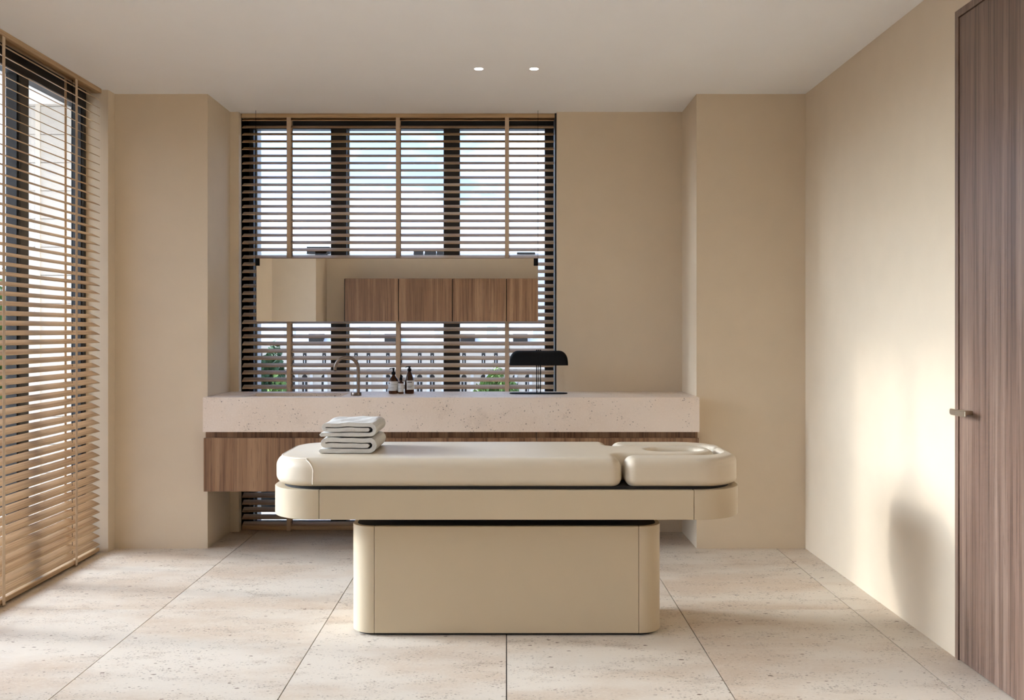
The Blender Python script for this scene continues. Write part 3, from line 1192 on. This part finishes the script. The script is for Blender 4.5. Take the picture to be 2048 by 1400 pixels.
for px in (1073.3, 1080.9):
    tube('post', [(X(px, s_l), LY, CZ1 + 0.004), (X(px, s_l), LY, lz1 + 0.004)], 0.0034, M_BLACK, lamp, 10)
tube('post', [(X(1076.7, s_l), LY - 0.004, Z(777, s_l)), (X(1076.7, s_l), LY - 0.004, lz1 + 0.004)], 0.0024, M_BLACK, lamp, 10)
tube('cross_bar', [(X(1073.3, s_l), LY, Z(774, s_l)), (X(1080.9, s_l), LY, Z(774, s_l))], 0.0022, M_BLACK, lamp, 8)
tube('flex', [(X(1076.7, s_l), LY - 0.004, Z(777, s_l)), (X(1076.2, s_l), LY, Z(781, s_l)), (X(1074.8, s_l), LY + 0.01, Z(785, s_l)), (X(1074.4, s_l), LY + 0.03, CZ1 + 0.006)], 0.0014, M_BLACK, lamp, 6)
for px in (1073.3, 1077.1, 1080.9):
    lathe('top_knob', [(0.0048, lz1 - 0.001), (0.0048, lz1 + 0.003), (0.003, lz1 + 0.0055), (0, lz1 + 0.0055)], X(px, s_l), LY, M_BLACK, lamp, 12)

# ------------------------------------------------------------------ hanging mirror
s_m = 307.5
MY = F / s_m
mx0, mx1 = X(513.0, s_m), X(1076.0, s_m)
mz0, mz1 = Z(643, s_m), Z(517, s_m)
mir = thing('hanging_mirror', 'long frameless mirror hung on two thin cables in front of the blind', 'mirror', ((mx0 + mx1) / 2, MY, mz0))
box('mirror_glass', mx0, mx1, MY, MY + 0.006, mz0, mz1, M_MIRROR, mir)
for k, (a, b, cx) in enumerate(((511.2, 519.2, 511.9), (1067.4, 1076.2, 1075.9))):
    box('clamp', X(a, s_m), X(b, s_m), MY - 0.007, MY + 0.010, Z(531.4, s_m), Z(516.8, s_m), M_BLACK, mir, 0.001, 1)
    tube('cable', [(X(cx, s_m), MY - 0.002, Z(518, s_m)), (X(cx, s_m), MY - 0.002, H)], 0.0012, M_BLACK, mir, 8)

# ------------------------------------------------------------------ ceiling downlights
s_d = 365.8
for k, (px, lb) in enumerate(((957.5, 'left of the two small round downlights in the white ceiling'), (1068.0, 'right of the two small round downlights in the white ceiling'))):
    cx, cy = X(px, s_d), F / s_d
    d = thing('downlight', lb, 'lamp', (cx, cy, H), 'recessed ceiling downlights')
    lathe('glowing_disc', [(0, H - 0.0012), (0.0235, H - 0.0012), (0.0235, H - 0.0002), (0, H - 0.0002)], cx, cy, M_LAMP, d, 24)
    lathe('trim_ring', [(0.0235, H - 0.0016), (0.0262, H - 0.0012), (0.0262, H - 0.0001), (0.0235, H - 0.0001), (0.0235, H - 0.0016)], cx, cy, M_CEIL, d, 24, False)

# ------------------------------------------------------------------ tall cabinets behind the camera (seen in the mirror)
s_c = F / (2 * MY + 1.05)
cz = EYE + 105.0 / s_c
cab_e = [X(689, s_c), X(797, s_c), X(905, s_c), X(1013, s_c), X(1121, s_c)]
cl = ['first walnut cabinet beside the rear pier, seen at the left in the mirror', 'second walnut cabinet from the rear pier, seen in the mirror',
      'third walnut cabinet from the rear pier, seen in the mirror', 'fourth walnut cabinet from the rear pier, cut by the right edge of the mirror']
for k in range(4):
    a, b = cab_e[k], cab_e[k + 1]
    c = thing('wall_cabinet', cl[k], 'cabinet', ((a + b) / 2, -1.2, 0.0), 'walnut cabinets on the rear wall')
    box('body', a + 0.001, b - 0.001, Y_REAR, -1.07, 0.0, cz - 0.001, M_WOODZ, c)
    box('cabinet_door', a + 0.006, b - 0.006, -1.07, -1.05, 0.05, cz, M_WOODZ, c, 0.001, 1)
    box('shadow_gap', a - 0.006, a + 0.006, -1.068, -1.064, 0.05, cz - 0.003, M_BLACKSOFT, c)

# ------------------------------------------------------------------ outside
struct(box('ground', -400, 400, -200, 600, -15.0, -14.5, M_STREET))
ew = struct(box('exterior_wall', -3.12, -2.58, 6.30, Y_BACK + 0.15, -3, 3.6, M_EXTWALL))
zb_ = -1.0
while zb_ < 3.4:
    box('board', -3.122, -2.585, 6.289, 6.2995, zb_, zb_ + 0.173, M_EXTWALL, ew)
    zb_ += 0.178
box('corner_bead', -2.975, -2.945, 6.284, 6.289, -1, 3.5, M_FACADE2, ew)
struct(box('added_terrace', -9.0, -2.75, -4, 14, -0.35, -0.06, M_PAVE))  # unseen slab added on the left to bounce sunlight up to the ceiling
struct(box('balcony', -6.0, 6.0, 6.90, 8.4, -0.30, -0.05, M_PAVE))
struct(box('balcony_parapet', -6.0, 6.0, 7.15, 7.20, 0.045, 0.82, M_FRAME))
struct(box('exterior_reveal', -1.80, -1.722, 6.87, 6.99, -0.05, 3.2, M_EXTWALL))


def facade(name, label, y, x0, x1, z_top, rows, mat, roof, pitch, off=0.0):
    b = thing(name, label, 'building', ((x0 + x1) / 2, y, -14.5), 'buildings across the street')
    box('wall', x0, x1, y, y + 12, -14.5, z_top, mat, b)
    me_w = {}
    for (za, zb, w, arch) in rows:
        key = (za, zb, w)
        bm = bmesh.new()
        hh = zb - za
        pts = [(-w / 2, 0), (w / 2, 0)]
        if arch:
            for k in range(9):
                a = math.pi * k / 8
                pts.append((w / 2 * math.cos(a), hh - w / 2 + w / 2 * math.sin(a)))
        else:
            pts += [(w / 2, hh), (-w / 2, hh)]
        f0 = [bm.verts.new((p[0], -0.02, p[1])) for p in pts]
        f1 = [bm.verts.new((p[0], 0.15, p[1])) for p in pts]
        bm.faces.new(f0)
        for i in range(len(pts)):
            bm.faces.new((f0[i], f0[(i + 1) % len(pts)], f1[(i + 1) % len(pts)], f1[i]))
        me = bpy.data.meshes.new('window')
        bm.to_mesh(me)
        bm.free()
        me.materials.append(M_FARDARK)
        fm = bmesh.new()
        bm_box(fm, -0.05, 0.05, -0.10, -0.03, 0, hh * 0.8)
        bm_box(fm, -w / 2, w / 2, -0.10, -0.03, hh * 0.62, hh * 0.62 + 0.1)
        fme = bpy.data.meshes.new('window_bar')
        fm.to_mesh(fme)
        fm.free()
        fme.materials.append(M_FACADE2)
        n = int((x1 - x0 - 2) / pitch)
        for k in range(n):
            xx = x0 + 1.2 + off + k * pitch + (0.22 * pitch if k % 2 else 0)
            o = bpy.data.objects.new('window', me)
            o.location = (xx, y, za)
            link(o, b)
            q = bpy.data.objects.new('glazing_bar', fme)
            q.location = (0, 0, 0)
            COL.objects.link(q)
            q.parent = o
    return b


s5 = F / 150.0
near = facade('apartment_building', 'pale limestone building with arched windows and a zinc roof across the street', 150.0, -46, 22, Z(690, s5),
              [(Z(726, s5), Z(706, s5), 0.55, False), (Z(788, s5), Z(749, s5), 0.80, True), (Z(746, s5), Z(739, s5), 0.6, False)], M_FACADE, True, 2.4)
for zc_, hgt, dep in ((Z(692, s5), 0.7, 0.6), (Z(735, s5), 0.5, 0.5), (Z(742, s5), 0.35, 0.9)):
    box('cornice', -46, 22, 150 - dep, 150, zc_ - hgt / 2, zc_ + hgt / 2, M_FACADE, near)
for k in range(30):
    box('pilaster', -45 + k * 2.2, -44.55 + k * 2.2, 149.75, 150, Z(800, s5), Z(745, s5), M_FACADE2, near)
bm = bmesh.new()
vs = [bm.verts.new(p) for p in ((-46, 150, Z(690, s5)), (22, 150, Z(690, s5)), (22, 158, Z(640, s5)), (-46, 158, Z(640, s5)), (22, 162, Z(690, s5)), (-46, 162, Z(690, s5)))]
for f in ((0, 1, 2, 3), (3, 2, 4, 5), (0, 3, 5), (1, 4, 2)):
    bm.faces.new([vs[i] for i in f])
bm_obj('roof', bm, M_ZINC, near)
for k, xx in enumerate((-34, -22.5, -11, -3, 4)):
    box('chimney', xx, xx + 1.6, 152, 153.2, Z(690, s5), Z(655 - 4 * (k % 2), s5), M_FACADE2, near)
    box('skylight', xx + 4, xx + 6.2, 151.0, 152.2, Z(683, s5), Z(668, s5), M_FARDARK, near)
s6 = F / 200.0
far = facade('apartment_building', 'taller white building with dark rooftop plant behind the limestone one', 200.0, -75, 30, Z(507, s6),
             [(Z(668, s6), Z(650, s6), 1.0, False), (Z(600, s6), Z(575, s6), 1.1, False), (Z(550, s6), Z(528, s6), 1.1, False)], M_FACADE2, True, 4.6)
for (a, b, t_, u) in ((615, 660, 494, 508), (632, 655, 502, 511), (828, 846, 500, 510), (850, 872, 503, 510), (874, 888, 501, 510), (1034, 1070, 505, 509)):
    box('roof_plant', X(a, s6), X(b, s6), 199.2, 201, Z(u, s6), Z(t_, s6), M_FARDARK, far)


def tree(label, cx, cy, z_base, z_top, rx, mat, n, leaf, seed):
    rnd = random.Random(seed)
    t = thing('tree', label, 'tree', (cx, cy, z_base), 'trees outside the windows')
    bm = bmesh.new()
    h = z_top - z_base
    zc_ = z_base + h * 0.62
    rz = h * 0.38
    for k in range(n):
        while True:
            p = Vector((rnd.uniform(-1, 1), rnd.uniform(-1, 1), rnd.uniform(-1, 1)))
            if p.length < 1 and p.length > 0.35:
                break
        lump = 0.78 + 0.22 * math.sin(5 * p.x + seed) * math.cos(4 * p.y + 3 * p.z)
        c = Vector((cx + p.x * rx * lump, cy + p.y * rx * lump, zc_ + p.z * rz * lump))
        e = Euler((rnd.uniform(0, 6.28), rnd.uniform(0, 6.28), rnd.uniform(0, 6.28))).to_matrix()
        q = [c + e @ Vector(v) * leaf * rnd.uniform(0.6, 1.3) for v in ((-0.5, 0, 0), (0, -0.3, 0.08), (0.55, 0, 0), (0, 0.3, 0.08))]
        bm.faces.new([bm.verts.new(v) for v in q])
    bm_obj('foliage', bm, mat, t)
    tube('trunk', [(cx, cy, z_base), (cx + 0.1, cy, z_base + h * 0.4), (cx, cy + 0.1, z_base + h * 0.75)], 0.2, M_BARK, t, 8, [rx * 0.09, rx * 0.06, rx * 0.02])
    return t


tree('dark green tree beyond the left edge of the back window', -17.0, 70.0, -14.5, Z(672, F / 70), 2.3, M_LEAFD, 5000, 0.55, 3)
tree('bright green low tree below the left edge of the back window', -12.2, 52.0, -14.5, Z(738, F / 52), 1.9, M_LEAF, 4000, 0.45, 4)
tree('yellow green tree behind the lamp beyond the back window', -0.9, 95.0, -14.5, Z(728, F / 95), 3.0, M_LEAF, 5000, 0.6, 5)
tree('small green tree beyond the window right of the lamp posts', 4.2, 90.0, -14.5, Z(758, F / 90), 1.6, M_LEAF, 3000, 0.5, 6)
tree('leafy tree outside the left window beyond the black mullion', -11.5, 22.3, -14.5, 4.5, 1.5, M_LEAF, 5000, 0.3, 8)
